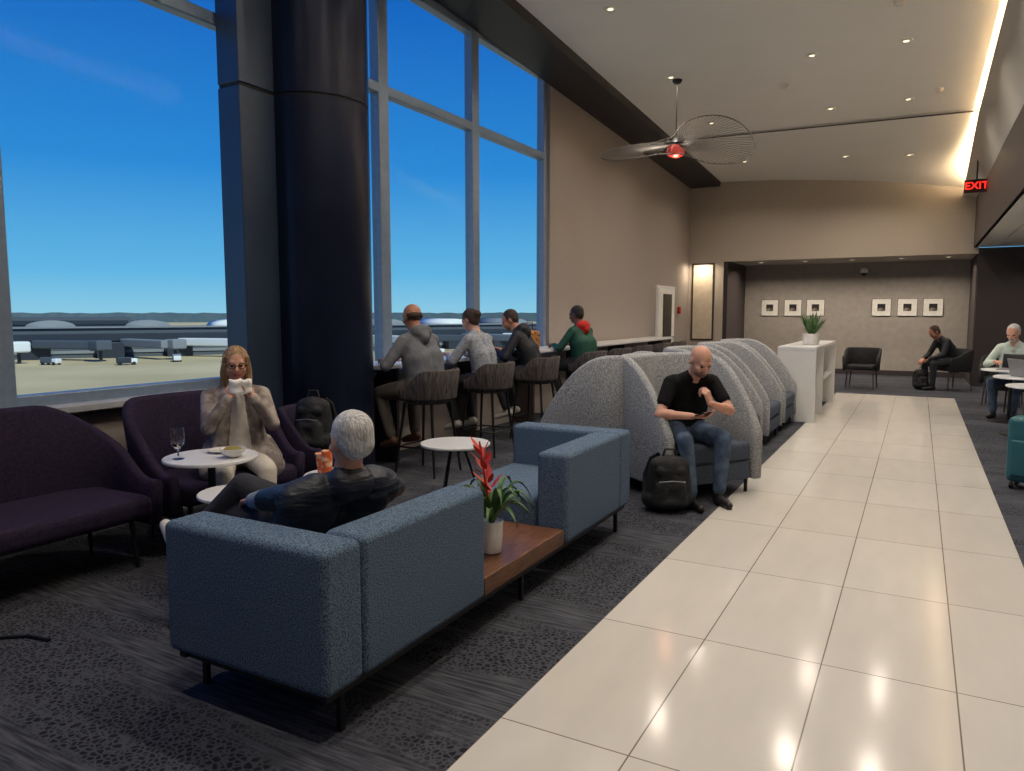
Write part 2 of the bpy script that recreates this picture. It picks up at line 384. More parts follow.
    for q,an,hint in((1,ra,rk),(-1,la,lk)):
        hip=P+X*q*.09*s-V((0,0,.01)); K,A=ik(hip,an,.44*s,.43*s,hint)
        pr.cap(hip,K,.096*k*s,.066*s,pants); pr.cap(K,A.lerp(K,.08),.066*s,.052*s,pants); pr.cap(K,A,.04*s,.038*s,shoe)
        sh=(A-K).normalized(); tf=V(toe); tf=(tf-sh*tf.dot(sh)).normalized() if A.z>.2 else V((toe[0],toe[1],0)).normalized()
        dn=sh if A.z>.2 else V((0,0,-1))
        pr.cap(A+dn*.047-tf*.03,A+dn*.052+tf*.09*s,.039*s,.040*s,shoe); pr.cap(A+dn*.052+tf*.08*s,A+dn*.058+tf*.17*s,.040*s,.030*s,shoe)
    if extras: extras(pr,dict(P=P,C=C,N=N,U1=U1,U2=U2,F=F,h=h,H=H,Hc=Hc,X=X))
    a=solidify_prims(pr,voxel,3); b=solidify_prims(hp,.0042 if voxel<.01 else .0055,2)
    vs=np.vstack([a[0],b[0]]); o=len(a[0]); fs=a[1]+[tuple(i+o for i in f) for f in b[1]]; ms=a[2]+b[2]
    me=bpy.data.meshes.new(name); me.from_pydata(vs.tolist(),[],fs)
    um=[]; 
    for m in ms:
        if m not in um: um.append(m)
    for m in um: me.materials.append(m)
    di={m:i for i,m in enumerate(um)}
    me.polygons.foreach_set('material_index',[di[m] for m in ms]); me.polygons.foreach_set('use_smooth',[True]*len(fs))
    ob=bpy.data.objects.new(name,me); ob.location=loc; ob.rotation_euler=(0,0,yaw*D2R); link(ob)
    return ob,h

# ---------------------------------------------------------------- room shell
XW=-4.9; YF=17.8; YB=-3.0
def zc(x,y):
    z=5.42-.05*y
    if y>14: z-=.5*(max(0,(x+4.9)/5.5))**2*((y-14)/3.8)
    return z
mesh('floor',[(XW-.1,YB,0),(6,YB,0),(6,20,0),(XW-.1,20,0)],[(0,1,2,3)],M['carpet'],smooth=False)
box('tile_walkway',((-1.29+.61)/2,(YB+15)/2,.002),(1.90,15-YB,.008),M['tile'])
vs=[];fs=[];nx,ny=14,30
for j in range(ny+1):
    y=YB+(YF-YB)*j/ny
    for i in range(nx+1):
        x=XW+(1.3-XW)*i/nx; vs.append((x,y,zc(x,y)))
for j in range(ny):
    for i in range(nx): a=j*(nx+1)+i; fs.append((a,a+1,a+nx+2,a+nx+1))
mesh('ceiling',vs,fs,M['ceil'])
mesh('trim_1',[(-4.2,14.0,zc(-4.2,14.0)-.012),(.66,14.0,zc(.6,14)-.06),(.66,14.06,zc(.6,14.06)-.06),(-4.2,14.06,zc(-4,14.06)-.012)],[(0,1,2,3)],M['band'],smooth=False)
vs=[];fs=[];n=24
for j in range(n+1):
    y=YB+(YF-YB)*j/n
    vs+=[(XW,y,zc(XW,y)-.10),(-4.22,y,zc(XW,y)-.10),(-4.18,y,zc(XW,y)+.02)]
for j in range(n):
    a=j*3; fs+=[(a,a+1,a+4,a+3),(a+1,a+2,a+5,a+4)]
mesh('trim_2',vs,fs,M['band'],smooth=False)
box('wall_left',(XW-.1,(10.12+20)/2,2.8),(.2,20-10.12,5.6),M['wall'])
box('wall_left_under_window',(XW-.1,(YB+10.12)/2,.43),(.2,10.12-YB,.86),M['wall'])
box('wall_left_header',(XW-.1,(YB+10.12)/2,5.35),(.2,10.12-YB,.76),M['band'])
box('trim_3',(XW+.04,(YB+10.12)/2,.875),(.16,10.12-YB,.05),M['sill'],bev=.008)
mull=[10.05,8.07,6.26,4.42,2.48,.6,-1.3,-2.95]
for i in range(len(mull)-1):
    y1,y0=mull[i],mull[i+1]; w=E('window_%d'%(i+1),(XW-.08,(y0+y1)/2,0)); hw=(y1-y0)/2
    for nm,cy,wd in(('jamb_right',hw-.04,.1),('jamb_left',-hw+.03,.08)):
        box(nm,(0,cy,2.93),(.12,wd,4.08),M['frame'],w,bev=.01,seg=2)
    for nm,z,hh in(('rail_bottom',.93,.09),('transom',3.78,.10),('rail_top',4.93,.10)):
        box(nm,(0,0,z),(.115,2*hw-.1,hh),M['frame'],w,bev=.01,seg=2)
    mesh('glass',[(0,-hw+.06,.9),(0,hw-.08,.9),(0,hw-.08,4.95),(0,-hw+.06,4.95)],[(0,1,2,3)],M['glass'],w,smooth=False)
box('wall_far_header',(-2.0,YF+.1,(2.69+5)/2),(6.0,.2,5-2.69),M['wallfar'])
w=E('wall_far_pier',(-4.49,YF+.1,0))
box('pier',(.0,0,1.345),(.82,.2,2.69),M['wallfar'],w)
box('niche_panel',(-.06,-.115,1.75),(.46,.03,1.75),M['niche'],w,bev=.005)
box('niche_frame',(-.06,-.105,1.75),(.54,.02,1.83),M['brown'],w)
box('wall_recess_left',(-4.04,18.9,1.4),(.1,2.1,2.8),M['brown'])
box('wall_recess_back',(-1.5,20.0,1.4),(5.2,.2,2.8),M['wallrec'])
box('ceiling_recess',(-1.5,18.95,2.75),(5.2,2.1,.1),M['wallfar'])
box('wall_recess_right',(1.05,19.0,1.4),(.12,2.2,2.8),M['brown'])
box('wall_far_right',(3.6,YF+.1,1.4),(5.2,.2,2.8),M['brown'])
box('baseboard_far',(-1.5,19.88,.06),(5.1,.02,.12),M['brown'])
box('baseboard_left',(XW+.01,14,.06),(.02,7.6,.12),M['brown'])
box('wall_right',(6.05,8.4,1.45),(.1,23,2.9),M['wallfar'])
box('wall_back',(.5,YB-.05,2.8),(11.2,.1,5.6),M['wallfar'])
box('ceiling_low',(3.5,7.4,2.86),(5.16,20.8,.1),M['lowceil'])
box('trim_4',(.93,7.4,3.3),(.05,20.8,.98),M['brown'])
vs=[];fs=[];n=26
for j in range(n+1):
    y=YB+(YF-YB)*j/n; zt=zc(.66,y)-.16
    vs+=[(.90,y,3.78),(.66,y,zt),(.70,y,zt),(.95,y,3.80)]
for j in range(n):
    a=j*4
    for k in range(3): fs.append((a+k,a+k+1,a+k+5,a+k+4))
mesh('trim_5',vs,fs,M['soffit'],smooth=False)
mesh('trim_6',[(1.3,YB,2.8),(1.3,YF,2.8),(1.3,YF,5.7),(1.3,YB,5.7)],[(0,1,2,3)],M['soffit'],smooth=False)

d=E('door_1',(XW+.02,15.9,0))
box('frame',(0,0,1.03),(.05,1.25,2.08),M['white'],d,bev=.01); box('leaf',(.02,0,1.0),(.05,1.1,2.0),M['picmat'],d,bev=.008)
box('glass_pane',(.04,0,1.35),(.03,.62,1.1),M['screen'],d,bev=.005); box('push_bar',(.07,0,.95),(.04,.9,.06),M['laptop'],d,bev=.01)
box('fire_alarm',(XW+.03,16.95,1.55),(.05,.12,.16),M['redhood'],bev=.01)

# column
co=E('structural_column',(-4.67,4.96,0))
cyl('shaft_lower',(0,0,0),(0,0,3.24),.47,.47,M['column'],co,64); cyl('shaft_upper',(0,0,3.265),(0,0,5.3),.47,.47,M['column'],co,64)
cyl('seam',(0,0,3.2),(0,0,3.3),.46,.46,M['gap'],co,48)
box('fin_lower',(-.10,-.40,1.62),(.24,.84,3.24),M['fin'],co,bev=.01); box('fin_upper',(-.10,-.40,4.28),(.24,.84,2.03),M['fin'],co,bev=.01)
box('fin_seam',(-.10,-.40,3.25),(.22,.82,.1),M['gap'],co)

# ---------------------------------------------------------------- lights
def light(name,kind,loc,power,col,size=.12,rot_=(0,0,0),parent=None,sizey=None,spread=None,spot=None):
    l=bpy.data.lights.new(name,kind); l.energy=power; l.color=col
    if kind=='AREA':
        l.size=size
        if sizey: l.shape='RECTANGLE'; l.size_y=sizey
        else: l.shape='DISK'
        if spread: l.spread=spread*D2R
    o=bpy.data.objects.new(name,l); o.location=loc; o.rotation_euler=[a*D2R for a in rot_]; return link(o,parent)
warm=(1,.88,.74)
def downlight(x,y,z,p,sp=140,col=warm):
    r=lathe('recessed_downlight',[(.0,0),(.055,0),(.075,-.004),(.078,.01),(.0,.012)],M['brass'],loc=(x,y,z-.008),seg=24)
    lathe('lens',[(.001,-.004),(.032,-.004),(.033,0),(.001,0)],M['lens'],r,seg=20)
    light('lamp','AREA',(0,0,-.008),p,col,.06,parent=r,spread=sp)
for y in(1.2,3.6,6.0,8.4,10.8,13.2,16.0):
    for x,pw in((-3.3,16),(-1.4,22),(-.3,22)): downlight(x,y,zc(x,y),pw if y>3 else pw*.75)
for y in(2,5,8,11,14,16.5):
    for x in(2.0,4.0): downlight(x,y,2.8,11)
for x in(-3.4,-2.4,-1.4,-.4,.5): downlight(x,18.7,2.70,14,150,(1,.85,.68))
cv=box('cove_light_strip',(1.05,7.4,3.9),(.06,20.4,.04),M['brass'])
light('strip_lamp','AREA',(-.0,0,.06),760,(1,.72,.42),.08,(180,-24,0),cv,sizey=20)
light('niche_lamp','AREA',(-4.55,YF-.25,2.66),9,(1,.82,.6),.1)
light('sun','SUN',(0,0,30),4.5,(1,.92,.75),rot_=(0,50,-18)).data.angle=.01
W=bpy.data.worlds.new('sky'); scene.world=W; W.use_nodes=True; nt=W.node_tree; bg=nt.nodes['Background']
tc=nt.nodes.new('ShaderNodeTexCoord'); sp=nt.nodes.new('ShaderNodeSeparateXYZ'); rp=nt.nodes.new('ShaderNodeValToRGB')
nt.links.new(tc.outputs['Generated'],sp.inputs[0]); nt.links.new(sp.outputs['Z'],rp.inputs[0]); nt.links.new(rp.outputs[0],bg.inputs[0])
cr=rp.color_ramp; cr.elements[0].position=0; cr.elements[0].color=c(154,208,228); cr.elements[1].position=1; cr.elements[1].color=c(8,54,140)
e=cr.elements.new(.05); e.color=c(108,188,228); e=cr.elements.new(.18); e.color=c(50,142,214); e=cr.elements.new(.42); e.color=c(16,92,186)
bg.inputs[1].default_value=1.0

# ---------------------------------------------------------------- outside
mesh('airfield_ground',[(-2500,-1500,-6),(-6,-1500,-6),(-6,2500,-6),(-2500,2500,-6)],[(0,1,2,3)],M['tarmac'],smooth=False)
t=E('airport_terminal',(-119,75,-6))
t.rotation_euler=(0,0,math.atan2(.846,.533)+math.pi)
box('concourse',(0,-8,2.5),(190,14,5.0),M['term'],t); box('glazing',(0,-.9,3.4),(190,.4,1.2),M['termdk'],t); box('dock_band',(0,-.9,1.0),(190,.3,.5),M['term2'],t)
box('upper_block',(25,-12,5.8),(60,12,1.8),M['term'],t); box('upper_glazing',(25,-5.9,5.8),(59,.3,.7),M['termdk'],t)
box('parapet',(0,-.9,5.05),(191,.8,.25),M['term2'],t)
for k in range(12):
    x=-80+k*14.5
    vs=[];fs=[]
    for i in range(13):
        a=math.pi*i/12
        for yy in(-16,-2): vs.append((x+3.6*math.cos(a),yy,5.0+1.2*math.sin(a)))
    for i in range(12): fs.append((2*i,2*i+1,2*i+3,2*i+2))
    fs.append(tuple(range(0,26,2))); fs.append(tuple(range(1,26,2)))
    mesh('vault_roof_%d'%k,vs,fs,M['termroof'] if k%3==1 else M['term2'],t)
for k in range(16):
    x=-80+k*10.5
    m=M['termroof'] if k%3==0 else (M['term2'] if k%3==1 else M['term'])
    box('jet_bridge_%d'%k,(x,6,2.5),(1.9,13,1.3),m,t,bev=.2,rot=(0,0,25 if k%2 else 48)); cyl('bridge_leg_%d'%k,(x-4,10.5,0),(x-4,10.5,2),.25,.25,M['termdk'],t)
    box('bridge_head_%d'%k,(x-4.0,11.4,2.5),(2.5,2.5,1.6),m,t,bev=.3,rot=(0,0,30)); box('dock_%d'%k,(x+5,.6,1.2),(4,2,2.4),M['termdk'],t)
tang=t.rotation_euler[2]
def apron(u,dd): return (-119+u*math.cos(tang)-dd*math.sin(tang),75+u*math.sin(tang)+dd*math.cos(tang))
def truck(x,y,rz,m,sc=1):
    k=E('service_truck',(x,y,-6),rz); k.scale=(sc,)*3
    box('cargo',(0,.6,1.0),(1.7,2.6,1.2),m,k,bev=.08); box('cab',(0,-1.3,.85),(1.6,1.2,1.0),M['termroof'],k,bev=.2)
    for a in(-.75,.75):
        for b in(-1.2,1.3): cyl('wheel',(a-.1,b,.35),(a+.1,b,.35),.35,.35,M['black'],k)
rt=random.Random(4)
for i in range(16):
    x,y=apron(-60+i*8+rt.uniform(-3,3),15+rt.uniform(0,8))
    truck(x,y,rt.uniform(0,180),(M['term2'],M['termdk'],M['term'])[i%3],.7)
vs=[];fs=[];n=240
for i in range(n+1):
    a=math.radians(60+ i*130/n)
    R=620; h=.8+1.0*random.random(); vs+=[(R*math.cos(a),R*math.sin(a),-6.5),(R*math.cos(a),R*math.sin(a),h)]
for i in range(n): fs.append((2*i,2*i+2,2*i+3,2*i+1))
mesh('distant_treeline',vs,fs,M['tree'],smooth=False)

# ---------------------------------------------------------------- blue modular sofa
so=E('modular_sofa',(-2.115,3.31,0))
hl=1.51; hw=.415; T=.2
def L_unit(sg):
    y0=sg*(hl-T/2); n_='a' if sg<0 else 'b'
    box('arm_'+n_,(0,y0,.44),(2*hw,T,.52),M['bluefab'],so,bev=.03,seg=4)
    box('back_'+n_,(hw-T/2,sg*(hl-T-.43),.44),(T,.855,.52),M['bluefab'],so,bev=.03,seg=4)
    box('seat_'+n_,(-T/2,sg*(hl-T-.43),.305),(2*hw-T-.01,.855,.25),M['bluefab'],so,bev=.04,seg=4)
L_unit(-1); L_unit(1)
box('table_slab',(0,0,.225),(2*hw-.03,.88,.09),M['wood'],so,bev=.006)
box('base_rail_a',(hw-.05,0,.165),(.035,2*hl-.06,.03),M['black'],so); box('base_rail_b',(-hw+.05,0,.165),(.035,2*hl-.06,.03),M['black'],so)
box('base_rail_c',(0,-hl+.06,.165),(2*hw-.08,.035,.03),M['black'],so); box('base_rail_d',(0,hl-.06,.165),(2*hw-.08,.035,.03),M['black'],so)
for a in(-1,1):
    for b in(-1.38,0,1.38): box('foot',(a*(hw-.06),b,.076),(.022,.022,.15),M['black'],so)

def bromeliad(loc):
    p=E('potted_bromeliad',loc)
    lathe('pot',[(.038,0),(.05,.01),(.058,.1),(.06,.17),(.056,.172),(.05,.16)],M['ceramic'],p)
    rr=random.Random(5)
    vs=[];fs=[]
    for i in range(26):
        a=i*2.4; Ln=.18+.10*rr.random(); up_=.14+.13*rr.random(); o=len(vs); n=9; wd=.017
        for j in range(n+1):
            u=j/n; r=Ln*u; z=.15+up_*math.sin(u*2.3)*.9-.05*u*u; w_=wd*math.sin(math.pi*min(1,.25+u*.75))**.6*(1-.2*u)
            ca,sa=math.cos(a),math.sin(a); 
            vs.append((ca*r-sa*w_,sa*r+ca*w_,z+.006)); vs.append((ca*r,sa*r,z-.004)); vs.append((ca*r+sa*w_,sa*r-ca*w_,z+.006))
        for j in range(n):
            for k in range(2): b=o+j*3+k; fs.append((b,b+1,b+4,b+3))
    mesh('leaves',vs,fs,M['leaf'],p)
    vs=[];fs=[]
    for i in range(18):
        a=i*2.4; z0=.30+.014*i; o=len(vs); n=5; Ln=.095-.0026*i
        for j in range(n+1):
            u=j/n; r=.008+Ln*u*.85; z=z0+.065*u; w_=.016*math.sin(math.pi*(.15+.85*u)); ca,sa=math.cos(a),math.sin(a); off=-.06*max(0,(z-.3))/.3
            vs.append((ca*r-sa*w_+off,sa*r+ca*w_+off*.5,z)); vs.append((ca*r+sa*w_+off,sa*r-ca*w_+off*.5,z))
        for j in range(n): b=o+j*2; fs.append((b,b+1,b+3,b+2))
    mesh('flower_bracts',vs,fs,M['redleaf'],p); cyl('stem',(0,0,.15),(-.055,-.027,.58),.009,.005,M['redleaf'],p)
bromeliad((-1.87,3.2,.27))

# ---------------------------------------------------------------- pod chairs
def pod(loc,yaw,yf=.44):
    p=E('high_back_lounge_chair',(loc[0],loc[1],0),yaw)
    ushell('shell',.90,yf,.42,1.14,.52,.12,.08,M['grayfab'],p,s0=.42,s1=1.0,flare=.02,narm=16,convex=True)
    box('seat_cushion',(0,.04,.36),(.76,.80,.16),M['seatgray'],p,bev=.045,seg=4); box('seat_base',(0,.04,.2),(.76,.78,.16),M['seatgray'],p,bev=.02)
    for a in(-.38,.38):
        for b in(-.26,.38): cyl('leg',(a,b,0),(a,b,.13),.014,.018,M['black'],p)
    return p
pod((-1.86,7.72),-90); pod((-1.86,9.05),-90); pod((-1.86,10.2),-90)
pod((-2.52,6.28),90,.38); pod((-1.74,6.2),-125)

# ---------------------------------------------------------------- aubergine settees
def settee(loc,yaw,w,hb=.9):
    p=E('curved_settee',(loc[0],loc[1],0),yaw)
    ushell('back_shell',w,.3,.30,hb,.5,.24,.07,M['navyfab'],p,s0=.38,s1=.95,flare=.10,narc=36)
    box('seat',(0,.03,.36),(w-.06,.62,.14),M['navyfab'],p,bev=.05,seg=4)
    for a in(-w/2+.12,w/2-.12):
        for b in(-.2,.26): cyl('leg',(a*1.02,b,0),(a,b*.9,.3),.010,.016,M['black'],p)
settee((-4.25,1.98),-90,1.6,.95); settee((-4.2,3.42),-95,.94,.94)
ch=E('navy_side_chair',(-4.08,4.26,0),-80)
ushell('back',.46,.2,.2,.78,.5,.28,.05,M['navyfab'],ch,flare=.05); box('seat',(0,0,.37),(.42,.42,.1),M['navyfab'],ch,bev=.04)
for a in(-.17,.17):
    for b in(-.15,.17): cyl('leg',(a,b,0),(a,b,.33),.010,.014,M['black'],ch)

# ---------------------------------------------------------------- tables
def cafe(name,loc,r,z,tripod=False,m=None):
    t=E(name,(loc[0],loc[1],0)); m=m or M['white']
    lathe('top',[(r-.01,z-.022),(r,z-.016),(r,z-.004),(r-.004,z),(0.001,z)],m,t,seg=48)
    if tripod:
        for i in range(3):
            a=2.1*i+.5; cyl('leg_%d'%i,(.06*math.cos(a),.06*math.sin(a),z-.02),(r*.8*math.cos(a),r*.8*math.sin(a),.0),.010,.009,M['black'],t,12)
        cyl('hub',(0,0,z-.05),(0,0,z-.02),.08,.09,M['black'],t)
    else:
        cyl('stem',(0,0,.01),(0,0,z-.02),.022,.022,M['black'],t); lathe('base',[(.001,0),(r*.72,0),(r*.72,.008),(.04,.02),(.022,.03)],M['black'],t)
    return t
cafe('round_side_table',(-3.62,2.92),.265,.66); cafe('round_side_table',(-3.20,2.76),.22,.53,True); cafe('round_side_table',(-3.1,4.75),.27,.5,True)
cafe('round_side_table',(-2.98,3.28),.19,.55,True)
for x,y in((1.28,8.3),(1.22,9.6),(1.2,10.9),(1.15,12.2)):
    cafe('round_cafe_table',(x,y),.36,.72)
g=E('wine_goblet',(-3.70,2.76,.66)); lathe('glass',[(.032,0),(.033,.003),(.005,.008),(.004,.05),(.012,.06),(.036,.09),(.04,.13),(.036,.18),(.034,.18),(.037,.13),(.033,.092),(.001,.066)],M['glassware'],g)
g=E('salad_bowl',(-3.47,2.95,.66)); lathe('bowl',[(.03,0),(.055,.02),(.075,.055),(.07,.055),(.05,.025),(.001,.012)],M['ceramic'],g); lathe('salad',[(.001,.03),(.06,.045),(.04,.06),(.001,.065)],M['food'],g,seg=14)
g=E('dinner_plate',(-3.66,3.04,.66)); lathe('plate',[(.05,0),(.09,.014),(.092,.016),(.05,.006),(.001,.005)],M['ceramic'],g)
g=E('drink_can',(-2.96,3.18,.55)); lathe('can',[(.024,0),(.031,.006),(.031,.15),(.026,.16),(.001,.158)],M['orange'],g)
g=E('paper_cup',(-3.05,3.24,.55)); lathe('cup',[(.028,0),(.04,.12),(.042,.12),(.042,.125),(.001,.126)],M['orange'],g)

# ---------------------------------------------------------------- bar counter + stools
b=E('window_bar_counter',(0,0,0)); cy0,cy1=5.45,14.8
box('top',(-4.62,(cy0+cy1)/2,.985),(.5,cy1-cy0,.04),M['white'],b,bev=.006)
for y in(5.9,7.4,8.9,10.6,12.4,14.6): box('bracket',(-4.68,y,.49),(.3,.04,.96),M['brown'],b)
def stool(x,y,yaw):
    s=E('bar_stool',(x,y,0),yaw)
    ushell('back',.46,.14,.24,.98,.80,.70,.03,M['stool'],s,s0=.45,s1=1.0,flare=.12)
    lathe('seat',[(.001,.66),(.19,.66),(.215,.68),(.215,.705),(.19,.72),(.001,.722)],M['stool'],s)
    for a in(-1,1):
        for q in(-1,1): cyl('leg',(a*.22,q*.22,0),(a*.15,q*.15,.67),.011,.015,M['black'],s,12)
    tube('footrest',[[(.2,.2,.26),(-.2,.2,.26),(-.2,-.2,.26),(.2,-.2,.26)]],.008,M['black'],s,True)
ys=[5.66,6.75,7.88,9.40,10.4,11.4,12.4,13.4]
for y in ys: stool(-4.0,y,90)

# ---------------------------------------------------------------- console with plant
k=E('white_communal_console',(-1.44,12.07,0))
box('top',(0,0,1.01),(.5,2.7,.05),M['white'],k,bev=.005); box('end_near',(0,-1.32,.495),(.5,.05,.98),M['white'],k,bev=.004); box('end_far',(0,1.32,.495),(.5,.05,.98),M['white'],k,bev=.004)
box('divider',(0,-.35,.495),(.48,.05,.97),M['white'],k); box('back_panel',(-.2,0,.495),(.03,2.6,.97),M['niche'],k); box('shelf',(.0,.5,.5),(.44,1.6,.03),M['white'],k)
def shrub(loc,name='potted_succulent'):
    p=E(name,loc); lathe('pot',[(.09,0),(.11,.02),(.13,.16),(.12,.16),(.1,.13),(.001,.13)],M['ceramic'],p)
    vs=[];fs=[]; rr=random.Random(8)
    for i in range(34):
        a=i*2.4; Ln=.10+.12*rr.random(); o=len(vs); up_=.14+.24*rr.random()
        for j in range(6):
            u=j/5; r=.02+Ln*u; z=.13+up_*u-.03*u*u; w_=.026*math.sin(math.pi*(.12+.86*u)); ca,sa=math.cos(a),math.sin(a)
            vs+=[(ca*r-sa*w_,sa*r+ca*w_,z),(ca*r+sa*w_,sa*r-ca*w_,z)]
        for j in range(5): q=o+j*2; fs.append((q,q+1,q+3,q+2))
    mesh('leaves',vs,fs,M['leaf'],p)
shrub((-1.36,11.55,1.035))

# ---------------------------------------------------------------- pendant
def pendant():
    x,y=-3.25,10.95; z=zc(x,y); p=E('wire_pendant_lamp',(x,y,z))
    lathe('canopy',[(.001,-.05),(.05,-.05),(.07,-.02),(.07,0)],M['black'],p); cyl('rod',(0,0,-.92),(0,0,-.04),.008,.008,M['black'],p,10)
    lathe('lamp_body',[(.05,-1.10),(.12,-1.07),(.13,-.99),(.11,-.93),(.05,-.91)],M['redglass'],p); lathe('lamp_cap',[(.10,-.935),(.11,-.90),(.05,-.84),(.01,-.82)],M['black'],p)
    ar=V((.877,.48,0)); af=V((-.48,.877,0)); up_=V((0,0,1)); c0=V((0,0,-.93))
    def rim(a):
        X=math.cos(a); Y=math.sin(a); ax=abs(X)
        b_=sm((X+.3)/.6)
        w=(.22+.52*ax**.8)*b_+(.22+.30*ax)*(1-b_)
        s1=(up_*.85+af*.45-ar*.35)*b_+(up_*.48+af*.88+ar*.1)*(1-b_)
        pos=(ar*1.10*X+up_*.16*X) if X>0 else (ar*1.10*X-up_*.16*ax)
        return c0+pos+s1*w*Y
    N_=140; ring=[rim(2*math.pi*i/N_) for i in range(N_)]
    tube('rim',[ring],.009,M['wire'],p,True)
    lines=[]
    for i in range(0,90):
        a=2*math.pi*i/90; o=rim(a); q=c0+V((.11*math.cos(a),.11*math.sin(a),0)); mid=q.lerp(o,.5)+V((0,0,.03)); lines.append([q,mid,o])
    tube('spokes',lines,.0028,M['wire'],p)
    light('bulb','POINT',(0,0,-1.16),3,(1,.5,.3),parent=p).data.shadow_soft_size=.04
pendant()

for x,y in((-.35,9.6),(-1.9,11.8),(.1,12.9),(-2.6,7.4)): lathe('smoke_detector',[(.001,-.05),(.04,-.05),(.06,-.02),(.065,0)],M['brass'],loc=(x,y,zc(x,y)),seg=20)

for x in(-3.36,-2.80,-2.27,-.80,-.25,.28):
    p=E('framed_photograph',(x,19.88,1.62)); box('frame',(0,0,0),(.40,.03,.40),M['picmat'],p,bev=.006); box('print',(0,-.018,0),(.17,.006,.17),M['picart'],p)
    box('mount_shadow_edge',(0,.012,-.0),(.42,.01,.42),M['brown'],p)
k=E('security_camera',(-1.2,19.75,2.46)); box('bracket',(0,.1,.06),(.06,.12,.05),M['brass'],k,bev=.01); lathe('housing',[(.06,.1),(.085,.08),(.09,0),(.07,-.02)],M['brass'],k); lathe('dome',[(.07,-.02),(.06,-.06),(.03,-.085),(.001,-.09)],M['screen'],k)
k=E('exit_sign',(.76,15.2,3.66)); box('housing',(0,0,0),(.36,.06,.22),M['exitbox'],k,bev=.008); cyl('hanger',(0,0,.1),(0,0,.45),.012,.012,M['band'],k,10)
cu=bpy.data.curves.new('letters','FONT'); cu.body='EXIT'; cu.size=.17; cu.align_x='CENTER'; cu.align_y='CENTER'; cu.extrude=.004; cu.offset=.001; cu.materials.append(M['exitred'])
o=bpy.data.objects.new('letters',cu); o.location=(0,-.037,0); o.rotation_euler=(math.pi/2,0,0); link(o,k)

def armchair(x,y,yaw,m=None):
    m=m or M['blackfab']; p=E('dark_armchair',(x,y,0),yaw)
    ushell('shell',.58,.26,.26,.80,.64,.36,.05,m,p,s0=.4,s1=.95,flare=.06); box('seat',(0,.02,.42),(.50,.50,.10),m,p,bev=.035)
    for a in(-.23,.23):
        for b in(-.2,.24): cyl('leg',(a*1.1,b*1.1,0),(a,b,.4),.010,.015,M['brown'],p,12)
armchair(-.95,16.3,175); armchair(.62,16.75,125)
armchair(1.25,14.3,170); armchair(1.95,8.4,100); armchair(1.95,9.8,100); armchair(1.9,11.0,90); armchair(1.35,12.95,160)

def backpack(loc,yaw,sc=1,tilt=0,wx=1):
    p=E('backpack',loc,yaw); p.scale=(sc*wx,sc,sc); p.rotation_euler[0]=tilt*D2R
    pr=Prims(); m=M['blackfab']
    pr.cap((-.07,0,.10),(.07,0,.10),.095,.095,m); pr.cap((-.07,.01,.1),(-.05,.01,.36),.085,.075,m); pr.cap((.07,.01,.1),(.05,.01,.36),.085,.075,m); pr.cap((0,-.01,.1),(0,0,.36),.11,.09,m)
    pr.cap((-.06,-.09,.10),(-.05,-.075,.22),.05,.045,m); pr.cap((.06,-.09,.10),(.05,-.075,.22),.05,.045,m); pr.cap((-.05,-.095,.1),(.05,-.095,.1),.05,.05,m); pr.cap((-.05,-.08,.22),(.05,-.08,.22),.04,.04,m)
    pr.cap((-.05,-.05,.34),(.05,-.05,.34),.045,.045,m)
    co,F,_=solidify_prims(pr,.008,4); mesh('main_body',co.tolist(),F,m,p)
    tube('zipper',[[(-.08,-.115,.275),(0,-.12,.285),(.08,-.115,.275)]],.004,M['laptop'],p)
    tube('straps',[[(s_*.06,.07,.43),(s_*.09,.13,.38),(s_*.12,.15,.24),(s_*.13,.08,.06)] for s_ in(-1,1)],.016,M['blackfab'],p)
    tube('handle',[[(-.04,.02,.44),(-.03,.02,.49),(.03,.02,.49),(.04,.02,.44)]],.009,M['blackfab'],p)
backpack((-4.03,4.19,.425),20,.98,0,1.1); backpack((-1.62,5.42,.005),30,.98,10,1.25); backpack((.1,16.5,0),20,.9)
def suitcase(x,y,yaw,m,h=.56):
    p=E('rolling_suitcase',(x,y,0),yaw); box('case',(0,0,.06+h/2),(.38,.24,h),m,p,bev=.05,seg=4); box('front_pocket',(0,-.13,.05+h*.4),(.3,.04,h*.55),m,p,bev=.018)
    tube('handle',[[(-.09,.1,h),(-.09,.1,h+.16),(.09,.1,h+.16),(.09,.1,h)]],.009,M['black'],p)
    for a in(-.14,.14):
        for b in(-.08,.08): cyl('wheel',(a-.012,b,.03),(a+.012,b,.03),.03,.03,M['black'],p,14)
suitcase(.92,7.55,-20,M['teal'])
def laptop(x,y,z,yaw):
    p=E('laptop',(x,y,z),yaw); box('base',(0,0,.008),(.32,.22,.016),M['laptop'],p,bev=.004); box('lid',(0,.135,.115),(.32,.012,.215),M['laptop'],p,bev=.004,rot=(-15,0,0)); box('display',(0,.127,.115),(.30,.004,.19),M['screen'],p,rot=(-15,0,0))
laptop(1.2,10.85,.72,120); laptop(1.15,12.1,.72,-20)
hb=E('handbag',(-4.5,8.75,1.005),80); box('body',(0,0,.13),(.28,.14,.26),M['leopard'],hb,bev=.05,seg=4); tube('handles',[[(-.08,.03,.24),(-.06,.03,.36),(.06,.03,.36),(.08,.03,.24)]],.008,M['brown'],hb)
tube('power_cable',[[(-4.0,1.60,.008),(-3.85,1.70,.008),(-3.68,1.72,.008),(-3.55,1.82,.008),(-3.42,1.84,.008)]],.008,M['black'])

